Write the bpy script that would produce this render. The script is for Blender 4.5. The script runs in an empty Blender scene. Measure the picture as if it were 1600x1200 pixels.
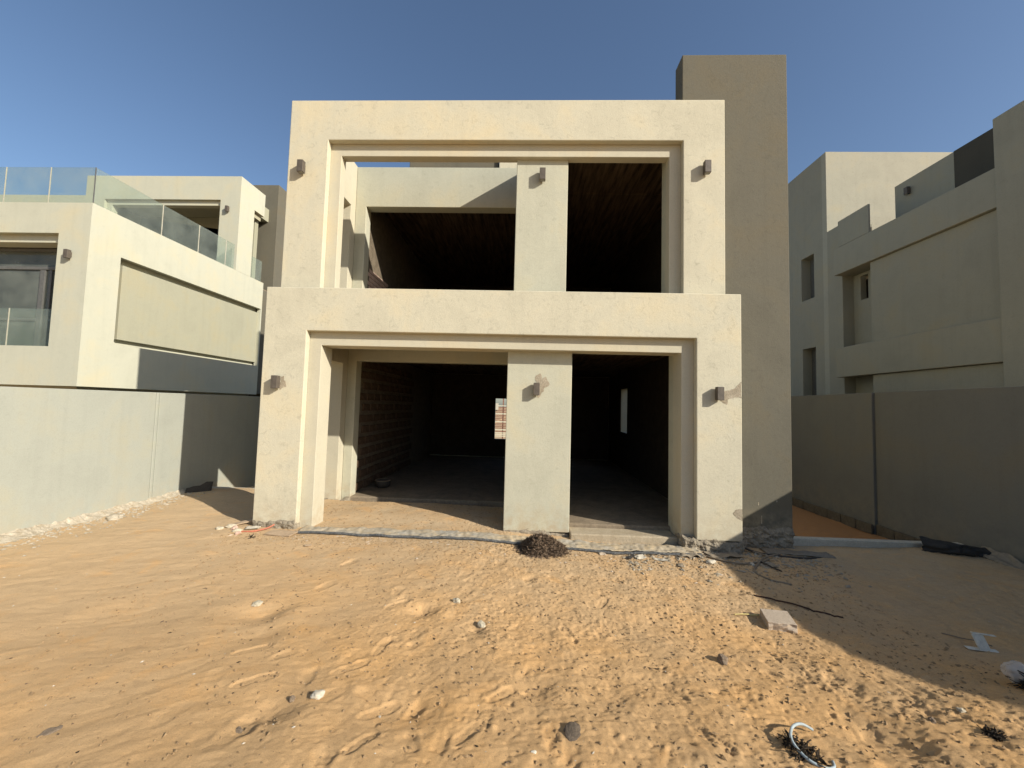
import bpy, bmesh, math, random
import numpy as np
from mathutils import Vector, Matrix
random.seed(7); RNG = np.random.default_rng(11)
sc = bpy.context.scene
col = sc.collection

# ------------------------------------------------------------------ camera
EYE = Vector((0.0, 0.0, 2.1))
def rot_axes(yaw, pit, rol):
    cy, sy, cp, sp, cr, sr = math.cos(yaw), math.sin(yaw), math.cos(pit), math.sin(pit), math.cos(rol), math.sin(rol)
    f = Vector((sy*cp, cy*cp, sp)); r = Vector((cy, -sy, 0)); u = r.cross(f)
    return cr*r + sr*u, -sr*r + cr*u, f
r_, u_, f_ = rot_axes(math.radians(-2.125), math.radians(3.258), math.radians(1.534))
cd = bpy.data.cameras.new('camera'); cam = bpy.data.objects.new('camera', cd); col.objects.link(cam)
cam.matrix_world = Matrix(((r_.x, u_.x, -f_.x, EYE.x), (r_.y, u_.y, -f_.y, EYE.y), (r_.z, u_.z, -f_.z, EYE.z), (0, 0, 0, 1)))
cd.sensor_width = 36; cd.lens = 36*619.6/1600; cd.clip_start = 0.05; cd.clip_end = 3000
sc.camera = cam

# ------------------------------------------------------------------ light
L = Vector((-1.65, 1.0, -0.99)).normalized()          # the way the sunlight travels
S = -L
elev = math.asin(S.z); az = math.atan2(S.x, S.y)      # azimuth clockwise from +Y
w = bpy.data.worlds.new('World'); sc.world = w; w.use_nodes = True
nt = w.node_tree; bg = nt.nodes['Background']
sky = nt.nodes.new('ShaderNodeTexSky'); sky.sky_type = 'NISHITA'; sky.sun_disc = False
sky.sun_elevation = elev; sky.sun_rotation = az
sky.air_density = 1.0; sky.dust_density = 1.15; sky.ozone_density = 2.8
nt.links.new(sky.outputs[0], bg.inputs[0]); bg.inputs[1].default_value = 0.095
sd = bpy.data.lights.new('sun', 'SUN'); sun = bpy.data.objects.new('sun', sd); col.objects.link(sun)
sd.energy = 4.6; sd.angle = math.radians(0.5); sd.color = (1.0, 0.93, 0.82)
sun.rotation_euler = L.to_track_quat('-Z', 'Y').to_euler()
sc.view_settings.view_transform = 'Standard'; sc.view_settings.look = 'None'
sc.view_settings.exposure = 0.55; sc.view_settings.gamma = 1.0; sc.view_settings.use_curve_mapping = False
sc.cycles.max_bounces = 8; sc.cycles.diffuse_bounces = 4; sc.cycles.transparent_max_bounces = 16

# ------------------------------------------------------------------ materials
def new_mat(name, rough=0.9):
    m = bpy.data.materials.new(name); m.use_nodes = True
    n = m.node_tree; b = n.nodes['Principled BSDF']
    b.inputs['Roughness'].default_value = rough
    b.inputs['Specular IOR Level'].default_value = 0.2
    return m, n, b
def coords(n, kind='Object'):
    return n.nodes.new('ShaderNodeTexCoord').outputs[kind]
def noise(n, vec, scale, detail=4, rough=0.6, dist=0.0):
    t = n.nodes.new('ShaderNodeTexNoise'); n.links.new(vec, t.inputs['Vector'])
    t.inputs['Scale'].default_value = scale; t.inputs['Detail'].default_value = detail
    t.inputs['Roughness'].default_value = rough; t.inputs['Distortion'].default_value = dist
    return t.outputs['Fac']
def ramp(n, fac, stops):
    r = n.nodes.new('ShaderNodeValToRGB'); n.links.new(fac, r.inputs[0])
    e = r.color_ramp.elements
    while len(e) < len(stops): e.new(0.5)
    for i, (p, c) in enumerate(stops):
        e[i].position = p; e[i].color = (*c, 1) if isinstance(c, tuple) else (c, c, c, 1)
    return r.outputs[0]
def mix(n, fac, a, b, mode='MIX'):
    m = n.nodes.new('ShaderNodeMix'); m.data_type = 'RGBA'; m.blend_type = mode
    for s, v in ((m.inputs[0], fac), (m.inputs[6], a), (m.inputs[7], b)):
        if isinstance(v, tuple): s.default_value = (*v, 1)
        elif isinstance(v, (int, float)): s.default_value = v
        else: n.links.new(v, s)
    return m.outputs[2]
def bump(n, b, h, strength, dist):
    u = n.nodes.new('ShaderNodeBump'); u.inputs['Strength'].default_value = strength; u.inputs['Distance'].default_value = dist
    n.links.new(h, u.inputs['Height']); n.links.new(u.outputs[0], b.inputs['Normal'])
def scaled(n, vec, s):
    m = n.nodes.new('ShaderNodeMapping'); n.links.new(vec, m.inputs[0]); m.inputs['Scale'].default_value = s
    return m.outputs[0]
def k(c, f): return tuple(max(0, min(1, v*f)) for v in c)

def stucco(name, c, mott=0.1, marks=0.25, bs=0.35, warm=None, dust=0.8):
    m, n, b = new_mat(name, 0.92); v = coords(n)
    warm = warm or (c[0]*1.03, c[1]*0.97, c[2]*0.88)
    big = ramp(n, noise(n, v, 1.1, 5, 0.62, 0.4), [(0.3, k(c, 1-mott)), (0.5, c), (0.72, k(warm, 1+mott*0.6))])
    mid = ramp(n, noise(n, v, 9, 6, 0.7, 1.2), [(0.32, 1-marks), (0.45, 1.0), (0.62, 1.0), (0.75, 1.05)])
    c1 = mix(n, 0.55, big, mid, 'MULTIPLY')
    fine = ramp(n, noise(n, v, 75, 3, 0.7), [(0.3, 0.86), (0.5, 1.0), (0.7, 1.06)])
    c2 = mix(n, 0.6, c1, fine, 'MULTIPLY')
    streak = ramp(n, noise(n, scaled(n, v, (7, 7, 0.35)), 1.0, 4, 0.6), [(0.33, 0.93), (0.5, 1.0)])
    c3 = mix(n, 0.5, c2, streak, 'MULTIPLY')
    # dust thrown up on the lowest half metre
    sep = n.nodes.new('ShaderNodeSeparateXYZ'); n.links.new(coords(n, 'Object'), sep.inputs[0])
    mr = n.nodes.new('ShaderNodeMapRange'); n.links.new(sep.outputs[2], mr.inputs[0])
    mr.inputs[1].default_value = 0.55; mr.inputs[2].default_value = 0.0; mr.inputs[3].default_value = 0; mr.inputs[4].default_value = dust
    md = n.nodes.new('ShaderNodeMath'); md.operation = 'MULTIPLY'; n.links.new(mr.outputs[0], md.inputs[0])
    n.links.new(ramp(n, noise(n, v, 6, 5, 0.7), [(0.4, 0.0), (0.62, 1.0)]), md.inputs[1])
    c4 = mix(n, md.outputs[0], c3, (0.40, 0.32, 0.21))
    n.links.new(c4, b.inputs['Base Color'])
    hs = n.nodes.new('ShaderNodeMath'); hs.operation = 'ADD'
    n.links.new(noise(n, v, 95, 4, 0.75), hs.inputs[0]); n.links.new(noise(n, v, 14, 4, 0.6), hs.inputs[1])
    bump(n, b, hs.outputs[0], bs, 0.006)
    return m
M = {}
M['cream'] = stucco('cream_stucco', (0.525, 0.49, 0.37), 0.10, 0.30, 0.52)
M['cream2'] = stucco('smooth_cream_paint', (0.49, 0.455, 0.345), 0.06, 0.10, 0.25)
M['cream_n'] = stucco('pale_cream_house_paint', (0.475, 0.47, 0.37), 0.06, 0.10, 0.25)
M['panel_n'] = stucco('grey_beige_panel', (0.345, 0.335, 0.245), 0.06, 0.10, 0.25)
M['greige'] = stucco('grey_beige_stucco', (0.455, 0.445, 0.345), 0.08, 0.18, 0.45)
M['dark'] = stucco('olive_grey_stucco', (0.130, 0.120, 0.090), 0.08, 0.22, 0.5)
M['fin_r'] = stucco('dark_brown_grey_stucco', (0.075, 0.068, 0.052), 0.08, 0.15, 0.4)
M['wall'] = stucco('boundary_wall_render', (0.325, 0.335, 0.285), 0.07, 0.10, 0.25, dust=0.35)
M['wall_r'] = stucco('shade_darkened_boundary_render', (0.165, 0.158, 0.135), 0.07, 0.10, 0.25, dust=0.15)  # darker than the left wall's render, deepening its shade through the colour
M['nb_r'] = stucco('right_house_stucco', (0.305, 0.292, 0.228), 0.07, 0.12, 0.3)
M['nb_r_lit'] = stucco('right_house_sunlit_stucco', (0.37, 0.355, 0.28), 0.08, 0.18, 0.4)  # lighter copy of the right house stucco, sunlight put into the colour

def rough_mat(name, c1, c2, sc_=12, rough=0.95, bs=0.8, bd=0.02):
    m, n, b = new_mat(name, rough); v = coords(n)
    a = ramp(n, noise(n, v, sc_, 7, 0.7, 0.5), [(0.3, c1), (0.7, c2)])
    f = ramp(n, noise(n, v, sc_*7, 3, 0.7), [(0.35, 0.7), (0.55, 1.0)])
    n.links.new(mix(n, 0.6, a, f, 'MULTIPLY'), b.inputs['Base Color'])
    bump(n, b, noise(n, v, sc_*4, 5, 0.7), bs, bd)
    return m
M['concrete'] = rough_mat('rough_concrete', (0.20, 0.17, 0.125), (0.36, 0.31, 0.23), 9)
M['slab'] = rough_mat('dusty_slab', (0.17, 0.135, 0.095), (0.30, 0.24, 0.165), 3, bs=0.4)
M['screed'] = rough_mat('pale_dusty_screed', (0.34, 0.275, 0.18), (0.46, 0.39, 0.28), 5, bs=0.5)
M['interior'] = rough_mat('shade_darkened_interior', (0.035, 0.027, 0.02), (0.065, 0.05, 0.036), 4, bs=0.4)  # near-black colour that paints the gloom of the unlit rooms

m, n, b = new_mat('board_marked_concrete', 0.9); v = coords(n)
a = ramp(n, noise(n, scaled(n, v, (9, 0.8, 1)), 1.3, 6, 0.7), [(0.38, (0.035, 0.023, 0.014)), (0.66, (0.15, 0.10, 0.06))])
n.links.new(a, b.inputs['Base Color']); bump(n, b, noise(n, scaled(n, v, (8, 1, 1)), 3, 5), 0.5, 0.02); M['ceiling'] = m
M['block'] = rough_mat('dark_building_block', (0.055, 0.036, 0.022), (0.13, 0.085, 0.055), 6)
M['mortar'] = rough_mat('block_mortar', (0.11, 0.09, 0.062), (0.21, 0.17, 0.12), 7)
M['redbrick'] = rough_mat('pink_red_brick', (0.50, 0.30, 0.22), (0.66, 0.52, 0.42), 10)
M['footing'] = rough_mat('footing_block', (0.10, 0.085, 0.06), (0.17, 0.14, 0.10), 5)
M['kerb'] = rough_mat('pale_kerb', (0.44, 0.395, 0.31), (0.58, 0.53, 0.42), 8, bs=0.3)
M['spill'] = rough_mat('pale_mortar_spill', (0.33, 0.27, 0.18), (0.58, 0.52, 0.41), 14)
M['crumb'] = rough_mat('sand_crumb', (0.30, 0.20, 0.10), (0.48, 0.33, 0.18), 40)
M['patch'] = rough_mat('mortar_patch', (0.27, 0.225, 0.155), (0.44, 0.38, 0.285), 11, bs=0.6)
M['membrane'] = rough_mat('dusty_blue_grey_membrane', (0.47, 0.36, 0.21), (0.36, 0.35, 0.305), 3, bs=0.5)
M['membrane_edge'] = rough_mat('blue_black_membrane_edge', (0.035, 0.04, 0.05), (0.20, 0.20, 0.185), 30)
M['paver'] = rough_mat('beige_paver', (0.42, 0.34, 0.25), (0.50, 0.41, 0.31), 10, bs=0.3)
M['rock_pale'] = rough_mat('pale_stone', (0.50, 0.43, 0.30), (0.70, 0.63, 0.47), 25)
M['rock_grey'] = rough_mat('grey_stone', (0.17, 0.13, 0.09), (0.38, 0.29, 0.20), 30)
M['rock_dark'] = rough_mat('dark_stone', (0.10, 0.08, 0.06), (0.20, 0.155, 0.11), 20)
M['card'] = rough_mat('cardboard', (0.36, 0.26, 0.17), (0.46, 0.35, 0.23), 5, bs=0.2)
M['leaf'] = rough_mat('dry_brown_leaf', (0.05, 0.034, 0.022), (0.33, 0.235, 0.155), 45)
M['leaf2'] = rough_mat('dark_dead_twig', (0.02, 0.016, 0.012), (0.075, 0.055, 0.035), 30)
def plain(name, c, rough=0.5, metal=0.0, spec=0.4):
    m, n, b = new_mat(name, rough); v = coords(n)
    a = ramp(n, noise(n, v, 20, 4, 0.6), [(0.35, k(c, 0.82)), (0.65, k(c, 1.12))])
    n.links.new(a, b.inputs['Base Color']); b.inputs['Metallic'].default_value = metal; b.inputs['Specular IOR Level'].default_value = spec
    return m
M['lamp'] = plain('dusty_charcoal_metal', (0.10, 0.083, 0.065), 0.6, 0.1)
M['lens'] = plain('lamp_lens', (0.25, 0.24, 0.21), 0.3)
M['frame'] = plain('dark_aluminium', (0.13, 0.128, 0.118), 0.5, 0.2)
M['cable'] = plain('dusty_grey_cable', (0.23, 0.18, 0.12), 0.85)
M['cable_dark'] = plain('black_conduit', (0.06, 0.048, 0.036), 0.8)
M['red'] = plain('faded_red_hose', (0.42, 0.14, 0.08), 0.6)
M['pipe'] = plain('blue_grey_plastic_pipe', (0.34, 0.40, 0.41), 0.4)
M['white'] = plain('white_plastic', (0.62, 0.57, 0.45), 0.5)
M['yellow'] = plain('pale_yellow_wood', (0.62, 0.50, 0.20), 0.7)
M['rust'] = plain('rusty_steel', (0.07, 0.035, 0.02), 0.8)
M['tarp'] = plain('black_rubber_sheet', (0.038, 0.033, 0.027), 0.8)
M['tarp2'] = plain('dusty_grey_sheet', (0.25, 0.205, 0.145), 0.9)
M['slat_red'] = plain('red_brown_slat', (0.26, 0.13, 0.085), 0.8)
M['slat_cream'] = plain('cream_slat', (0.66, 0.62, 0.48), 0.8)
m, n, b = new_mat('thin_plastic_film', 0.25); b.inputs['Base Color'].default_value = (0.75, 0.70, 0.62, 1)
tr = n.nodes.new('ShaderNodeBsdfTransparent'); ms = n.nodes.new('ShaderNodeMixShader'); ms.inputs[0].default_value = 0.42
n.links.new(tr.outputs[0], ms.inputs[1]); n.links.new(b.outputs[0], ms.inputs[2]); n.links.new(ms.outputs[0], n.nodes['Material Output'].inputs[0]); M['film'] = m

def glass(name, tint, refl, dust):
    m, n, b = new_mat(name, 0.9)
    tr = n.nodes.new('ShaderNodeBsdfTransparent'); tr.inputs[0].default_value = (*tint, 1)
    gl = n.nodes.new('ShaderNodeBsdfGlossy'); gl.inputs['Roughness'].default_value = 0.03; gl.inputs[0].default_value = (0.9, 0.95, 0.92, 1)
    m1 = n.nodes.new('ShaderNodeMixShader'); m1.inputs[0].default_value = refl; n.links.new(tr.outputs[0], m1.inputs[1]); n.links.new(gl.outputs[0], m1.inputs[2])
    b.inputs['Base Color'].default_value = (0.52, 0.56, 0.48, 1)
    m2 = n.nodes.new('ShaderNodeMixShader'); n.links.new(m1.outputs[0], m2.inputs[1]); n.links.new(b.outputs[0], m2.inputs[2])
    d = ramp(n, noise(n, coords(n), 1.7, 5, 0.6), [(0.3, dust*0.6), (0.7, dust*1.4)]); n.links.new(d, m2.inputs[0])
    n.links.new(m2.outputs[0], n.nodes['Material Output'].inputs[0])
    return m
M['glass'] = glass('green_balustrade_glass', (0.82, 0.865, 0.835), 0.03, 0.11)
M['glass_win'] = glass('window_glass_painted_reflection', (0.42, 0.42, 0.38), 0.05, 0.16)  # the dust layer paints a beige reflection into the panes

# sand
m, n, b = new_mat('sand', 0.97); v = coords(n)
sep = n.nodes.new('ShaderNodeSeparateXYZ'); n.links.new(v, sep.inputs[0])
base = ramp(n, noise(n, v, 0.75, 6, 0.62, 0.5), [(0.30, (0.49, 0.325, 0.165)), (0.5, (0.56, 0.353, 0.165)), (0.68, (0.64, 0.375, 0.15))])
# paler, cement-dusted sand towards the house front
mr = n.nodes.new('ShaderNodeMapRange'); n.links.new(sep.outputs[1], mr.inputs[0])
mr.inputs[1].default_value = 3.2; mr.inputs[2].default_value = 6.8
mm = n.nodes.new('ShaderNodeMath'); mm.operation = 'MULTIPLY'; n.links.new(mr.outputs[0], mm.inputs[0])
n.links.new(ramp(n, noise(n, v, 1.6, 6, 0.7), [(0.3, 0.35), (0.7, 1.0)]), mm.inputs[1])
base = mix(n, mm.outputs[0], base, (0.48, 0.37, 0.235))
# blown pale sand to the left
ml = n.nodes.new('ShaderNodeMapRange'); n.links.new(sep.outputs[0], ml.inputs[0])
ml.inputs[1].default_value = -1.0; ml.inputs[2].default_value = -5.5; ml.inputs[4].default_value = 0.7
base = mix(n, ml.outputs[0], base, (0.54, 0.386, 0.22))
base = mix(n, ramp(n, noise(n, v, 2.3, 5, 0.6, 0.8), [(0.55, 0.0), (0.72, 0.55)]), base, (0.66, 0.375, 0.145))
sp = ramp(n, noise(n, v, 9, 8, 0.75, 0.3), [(0.30, 0.72), (0.46, 1.0), (0.7, 1.07)])
base = mix(n, 0.6, base, sp, 'MULTIPLY')
ph = ramp(n, noise(n, v, 42, 4, 0.75), [(0.34, 0.45), (0.42, 1.0)])
base = mix(n, 0.28, base, ph, 'MULTIPLY')
gr = ramp(n, noise(n, v, 160, 2, 0.6), [(0.3, 0.70), (0.5, 1.0), (0.72, 1.15)])
base = mix(n, 0.55, base, gr, 'MULTIPLY')
# freshly dug orange sand in the side passage on the right
mx = n.nodes.new('ShaderNodeMath'); mx.operation = 'GREATER_THAN'; mx.inputs[1].default_value = 4.2; n.links.new(sep.outputs[0], mx.inputs[0])
my = n.nodes.new('ShaderNodeMath'); my.operation = 'GREATER_THAN'; my.inputs[1].default_value = 7.08; n.links.new(sep.outputs[1], my.inputs[0])
mz = n.nodes.new('ShaderNodeMath'); mz.operation = 'MULTIPLY'; n.links.new(mx.outputs[0], mz.inputs[0]); n.links.new(my.outputs[0], mz.inputs[1])
base = mix(n, mz.outputs[0], base, (0.42, 0.21, 0.085))
n.links.new(base, b.inputs['Base Color'])
hs = n.nodes.new('ShaderNodeMath'); hs.operation = 'ADD'; n.links.new(noise(n, v, 55, 5, 0.8), hs.inputs[0]); n.links.new(noise(n, v, 240, 2, 0.8), hs.inputs[1])
bump(n, b, hs.outputs[0], 0.6, 0.010); M['sand'] = m

# ------------------------------------------------------------------ helpers
def link(o, parent=None):
    col.objects.link(o)
    if parent: o.parent = parent
    return o
def tag(o, label=None, cat=None, group=None, kind=None):
    if label: o['label'] = label
    if cat: o['category'] = cat
    if group: o['group'] = group
    if kind: o['kind'] = kind
    return o
def thing(name, label, cat, group=None, loc=(0, 0, 0)):
    o = bpy.data.objects.new(name, None); o.location = loc; o.empty_display_size = 0.2; link(o)
    return tag(o, label, cat, group)
def from_bm(name, bm, mat, parent=None, bev=0.0, smooth=False):
    bmesh.ops.recalc_face_normals(bm, faces=bm.faces)
    me = bpy.data.meshes.new(name); bm.to_mesh(me); bm.free()
    me.materials.append(mat)
    if smooth: me.polygons.foreach_set('use_smooth', [True]*len(me.polygons))
    o = link(bpy.data.objects.new(name, me), parent)
    if bev:
        md = o.modifiers.new('bevel', 'BEVEL'); md.width = bev; md.segments = 2; md.limit_method = 'ANGLE'; md.angle_limit = 0.6
        md.harden_normals = False
    return o
def add_box(bm, x0, x1, y0, y1, z0, z1):
    vs = [bm.verts.new(p) for p in ((x0,y0,z0),(x1,y0,z0),(x1,y1,z0),(x0,y1,z0),(x0,y0,z1),(x1,y0,z1),(x1,y1,z1),(x0,y1,z1))]
    for f in ((0,3,2,1),(4,5,6,7),(0,1,5,4),(1,2,6,5),(2,3,7,6),(3,0,4,7)): bm.faces.new([vs[i] for i in f])
def box(name, b6, mat, parent=None, bev=0.008):
    bm = bmesh.new(); add_box(bm, *b6); return from_bm(name, bm, mat, parent, bev)
def panel(name, axis, d0, d1, rects, holes, mat, parent=None, bev=0.008):
    """a slab between d0 and d1 along axis; its face is the union of rects minus holes, (u0,u1,v0,v1)"""
    us = sorted({u for r in rects+holes for u in r[:2]}); vs = sorted({v for r in rects+holes for v in r[2:]})
    def inside(u, v, rs): return any(r[0] < u < r[1] and r[2] < v < r[3] for r in rs)
    fill = {}
    for i in range(len(us)-1):
        for j in range(len(vs)-1):
            cu, cv = (us[i]+us[i+1])/2, (vs[j]+vs[j+1])/2
            fill[i, j] = inside(cu, cv, rects) and not inside(cu, cv, holes)
    bm = bmesh.new(); cache = {}
    def P(i, j, d):
        key = (i, j, d)
        if key not in cache:
            u, v = us[i], vs[j]; dd = d1 if d else d0
            cache[key] = bm.verts.new({'y': (u, dd, v), 'x': (dd, u, v), 'z': (u, v, dd)}[axis])
        return cache[key]
    for (i, j), on in fill.items():
        if not on: continue
        for d in (0, 1): bm.faces.new([P(i,j,d), P(i+1,j,d), P(i+1,j+1,d), P(i,j+1,d)])
        for (a, c, nb) in (((i,j),(i+1,j),(i,j-1)), ((i+1,j),(i+1,j+1),(i+1,j)), ((i+1,j+1),(i,j+1),(i,j+1)), ((i,j+1),(i,j),(i-1,j))):
            if not fill.get(nb, False): bm.faces.new([P(*a,0), P(*c,0), P(*c,1), P(*a,1)])
    bmesh.ops.recalc_face_normals(bm, faces=bm.faces)
    bmesh.ops.dissolve_limit(bm, angle_limit=0.01, verts=bm.verts, edges=bm.edges)
    return from_bm(name, bm, mat, parent, bev)
def smoothstep(a, b, t):
    u = np.clip((t-a)/(b-a), 0, 1); return u*u*(3-2*u)
def ground_base(x, y):
    x = np.asarray(x, float); y = np.asarray(y, float)
    z = -0.11*smoothstep(-1.5, 2.5, x) + 0.05*smoothstep(4.5, 7, x) + 0.05*(1-smoothstep(-7, -3, x))
    z = z + 0.32*(1-smoothstep(1.0, 4.3, y))*(0.6+0.4*smoothstep(-4, 2, x))
    z = z + 0.08*np.exp(-((x+6.3)/1.0)**2-((y-8.2)/0.9)**2)
    z = z + 0.18*np.exp(-((x-3.8)/1.2)**2-((y-2.7)/1.0)**2)
    return z
def pn(x, y, seed=0):
    xi = np.floor(x).astype(np.int64); yi = np.floor(y).astype(np.int64); xf = x-xi; yf = y-yi
    def grad(ix, iy):
        h = (ix*374761393 + iy*668265263 + seed*1442695041) & 0xffffffff
        h = ((h ^ (h >> 13))*1274126177) & 0xffffffff; h = h ^ (h >> 16)
        a = (h % 4096)/4096*2*np.pi
        return np.cos(a), np.sin(a)
    u = xf*xf*xf*(xf*(xf*6-15)+10); v = yf*yf*yf*(yf*(yf*6-15)+10)
    def d(dx, dy):
        gx, gy = grad(xi+dx, yi+dy); return gx*(xf-dx)+gy*(yf-dy)
    return ((d(0,0)*(1-u)+d(1,0)*u)*(1-v) + (d(0,1)*(1-u)+d(1,1)*u)*v)*1.4
def fbm(x, y, o=4, seed=0, gain=0.5):
    s = 0; a = 1
    for i in range(o): s = s + a*pn(x*2**i, y*2**i, seed+i*17); a *= gain
    return s

# ------------------------------------------------------------------ ground
PRINTS = []
for _ in range(26):
    x = random.uniform(-2.6, 3.3); y = random.uniform(2.2, 5.6); a = random.uniform(-0.7, 0.9)
    PRINTS.append((x, y, a, random.uniform(0.7, 1.0), random.uniform(0.35, 1.0)))
for k_ in range(9):      # one trail walking toward the porch
    PRINTS.append((-1.55+0.16*k_+(0.12 if k_ % 2 else -0.12), 2.35+0.45*k_, 0.3, 1.0, 0.6))
for _ in range(14):
    PRINTS.append((random.uniform(-1.8, 3.5), random.uniform(2.1, 3.4), random.uniform(-1, 1), random.uniform(.7, 1), random.uniform(.5, 1)))
CRISP = [(-0.91, 2.68, 0.75, 1.0), (-0.90, 2.36, 0.6, 0.8), (-0.12, 2.90, 0.7, 0.95), (-1.17, 3.45, 0.1, 1), (-1.30, 3.12, 0.8, 1), (-1.30, 4.25, 0.7, 1), (0.20, 2.48, -0.1, 0.9), (-0.30, 2.50, 0.6, 0.9), (0.45, 3.9, -0.4, 1), (1.2, 2.6, -0.6, 1), (-1.9, 2.9, 0.9, 1), (0.9, 4.6, 0.5, 1), (-2.2, 3.3, 0.9, 1), (2.1, 3.4, -0.7, 1)]
def ground_height(x, y):
    z = ground_base(x, y)
    near = 1-smoothstep(5.2, 6.4, y)                       # trampled yard
    right = smoothstep(-2.6, 0.3, x)
    yard = ((x > -7.3) & (x < 7.5) & (y < 9)).astype(float)
    z = z + yard*0.020*fbm(x*0.9, y*0.9, 3, 3)
    # wind-blown ripples on the left, running away to the right
    ang = math.radians(24); s = (-x*math.sin(ang) + y*math.cos(ang)) + 0.18*fbm(x*0.8, y*0.8, 3, 9)
    t = (x*math.cos(ang)+y*math.sin(ang))
    rp = pn(s*4.6, t*1.6, 31)*0.0055*(0.5+fbm(x*0.7+9, y*0.7, 2, 33)) + pn(s*10, t*2.6, 32)*0.0035 + pn(s*23, t*7, 34)*0.0016
    z = z + yard*rp*(1-0.65*right)
    # churned sand
    lump = fbm(x*3.2, y*3.2, 4, 21, 0.55)
    z = z + yard*near*(0.003+0.0075*right)*lump
    ridg = 1-np.abs(fbm(x*5.0+3, y*5.0, 3, 41, 0.6))*1.6
    z = z + yard*near*right*0.0045*np.clip(ridg, -0.5, 1)
    z = z + yard*(0.2+0.8*right)*0.0036*fbm(x*23, y*23, 3, 44, 0.7)
    cr = smoothstep(-0.15, 0.55, fbm(x*1.1+4, y*1.1, 3, 45))        # patches where the crust has broken up
    z = z + yard*(0.15+0.85*right)*cr*0.010*np.clip(fbm(x*30, y*30, 2, 46, 0.7)-0.12, -0.25, 1)
    cl = np.clip(fbm(x*17, y*17, 3, 51, 0.6)-0.30, 0, 1)
    z = z + yard*(0.12+0.88*right)*0.016*cl*(0.35+0.65*smoothstep(-0.2, 0.5, fbm(x*1.3, y*1.3, 2, 61)))
    pit = np.clip(fbm(x*13+7, y*13, 2, 71)-0.38, 0, 1)
    z = z - yard*(0.12+0.88*right)*0.020*pit
    for (px_, py_, a, s_, dep) in PRINTS:
        dx = x-px_; dy = y-py_
        msk = (np.abs(dx) < 0.4) & (np.abs(dy) < 0.4)
        if not msk.any(): continue
        lx = (dx[msk]*math.cos(a)-dy[msk]*math.sin(a))/(0.075*s_); ly = (dx[msk]*math.sin(a)+dy[msk]*math.cos(a))/(0.125*s_)
        lx = lx/(1-0.22*np.clip(ly, -1, 1)*-1-0.12*np.cos(ly*3.2)) ; rr = np.sqrt(lx**2+ly**2)
        wob = 0.12*fbm(x[msk]*14, y[msk]*14, 2, 5)
        z[msk] += -0.014*dep*(1-smoothstep(0.55, 1.2, rr+wob)) + 0.005*dep*np.exp(-((rr-1.32)/0.28)**2)*(0.6+wob*3)
    for (px_, py_, a, s_) in CRISP:
        dx = x-px_; dy = y-py_
        msk = (np.abs(dx) < 0.25) & (np.abs(dy) < 0.25)
        if not msk.any(): continue
        lx = (dx[msk]*math.cos(a)-dy[msk]*math.sin(a))/(0.052*s_); ly = (dx[msk]*math.sin(a)+dy[msk]*math.cos(a))/(0.148*s_)
        waist = 1-0.20*np.exp(-((ly+0.15)/0.28)**2)-0.10*np.clip(-ly, 0, 1)
        d = (np.abs(lx/waist)**2.6+np.abs(ly)**3.0)
        z[msk] += -0.009*(1-smoothstep(0.86, 1.06, d)) + 0.003*np.exp(-((d-1.3)/0.3)**2)
    # soft dips
    for (cx, cy, r, d) in ((-2.55, 3.95, 0.22, 0.045), (-2.3, 3.6, 0.18, 0.03), (-1.0, 4.15, 0.16, 0.04), (-0.45, 3.85, 0.12, 0.035), (-0.7, 2.7, 0.22, 0.04), (0.1, 3.0, 0.16, 0.035), (2.3, 2.7, 0.25, 0.05), (-1.6, 2.6, 0.2, 0.035), (1.1, 3.2, 0.2, 0.03)):
        z = z - d*np.exp(-((x-cx)/r)**2-((y-cy)/(r*0.8))**2) + d*0.5*np.exp(-((x-cx-r*1.2)/(r*.7))**2-((y-cy)/(r*1.0))**2)
    z = z + 0.045*smoothstep(6.9, 7.4, y)*(1-smoothstep(8.3, 8.5, y))*smoothstep(-4.3, -4.1, x)*(1-smoothstep(-0.5, 0.2, x))
    # indoors and side passages
    ins = smoothstep(8.3, 8.6, y)*(x > -4.4)*(x < 3.4); z = z*(1-ins) + -0.3*ins
    pr = smoothstep(7.02, 7.14, y)*smoothstep(4.3, 4.45, x)*(x < 9); z = z*(1-pr) + (-0.37+0.02*fbm(x*1.5, y*1.5, 3, 81))*pr
    pl = smoothstep(8.9, 9.0, y)*(x < -4.4); z = z*(1-pl) + -0.2*pl
    rr = (smoothstep(6.75, 6.9, y))*(x > 0.7)*(x < 3.45)*(y < 8.7); z = z*(1-rr) + np.minimum(z, -0.06)*rr
    return z
def gz(x, y):      # height of the finished sand mesh
    i = min(max(int(np.searchsorted(xs, x))-1, 0), nx-2); j = min(max(int(np.searchsorted(ys, y))-1, 0), ny-2)
    u = (x-xs[i])/(xs[i+1]-xs[i]); v = (y-ys[j])/(ys[j+1]-ys[j])
    return float((ZG[j, i]*(1-u)+ZG[j, i+1]*u)*(1-v)+(ZG[j+1, i]*(1-u)+ZG[j+1, i+1]*u)*v)

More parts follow.
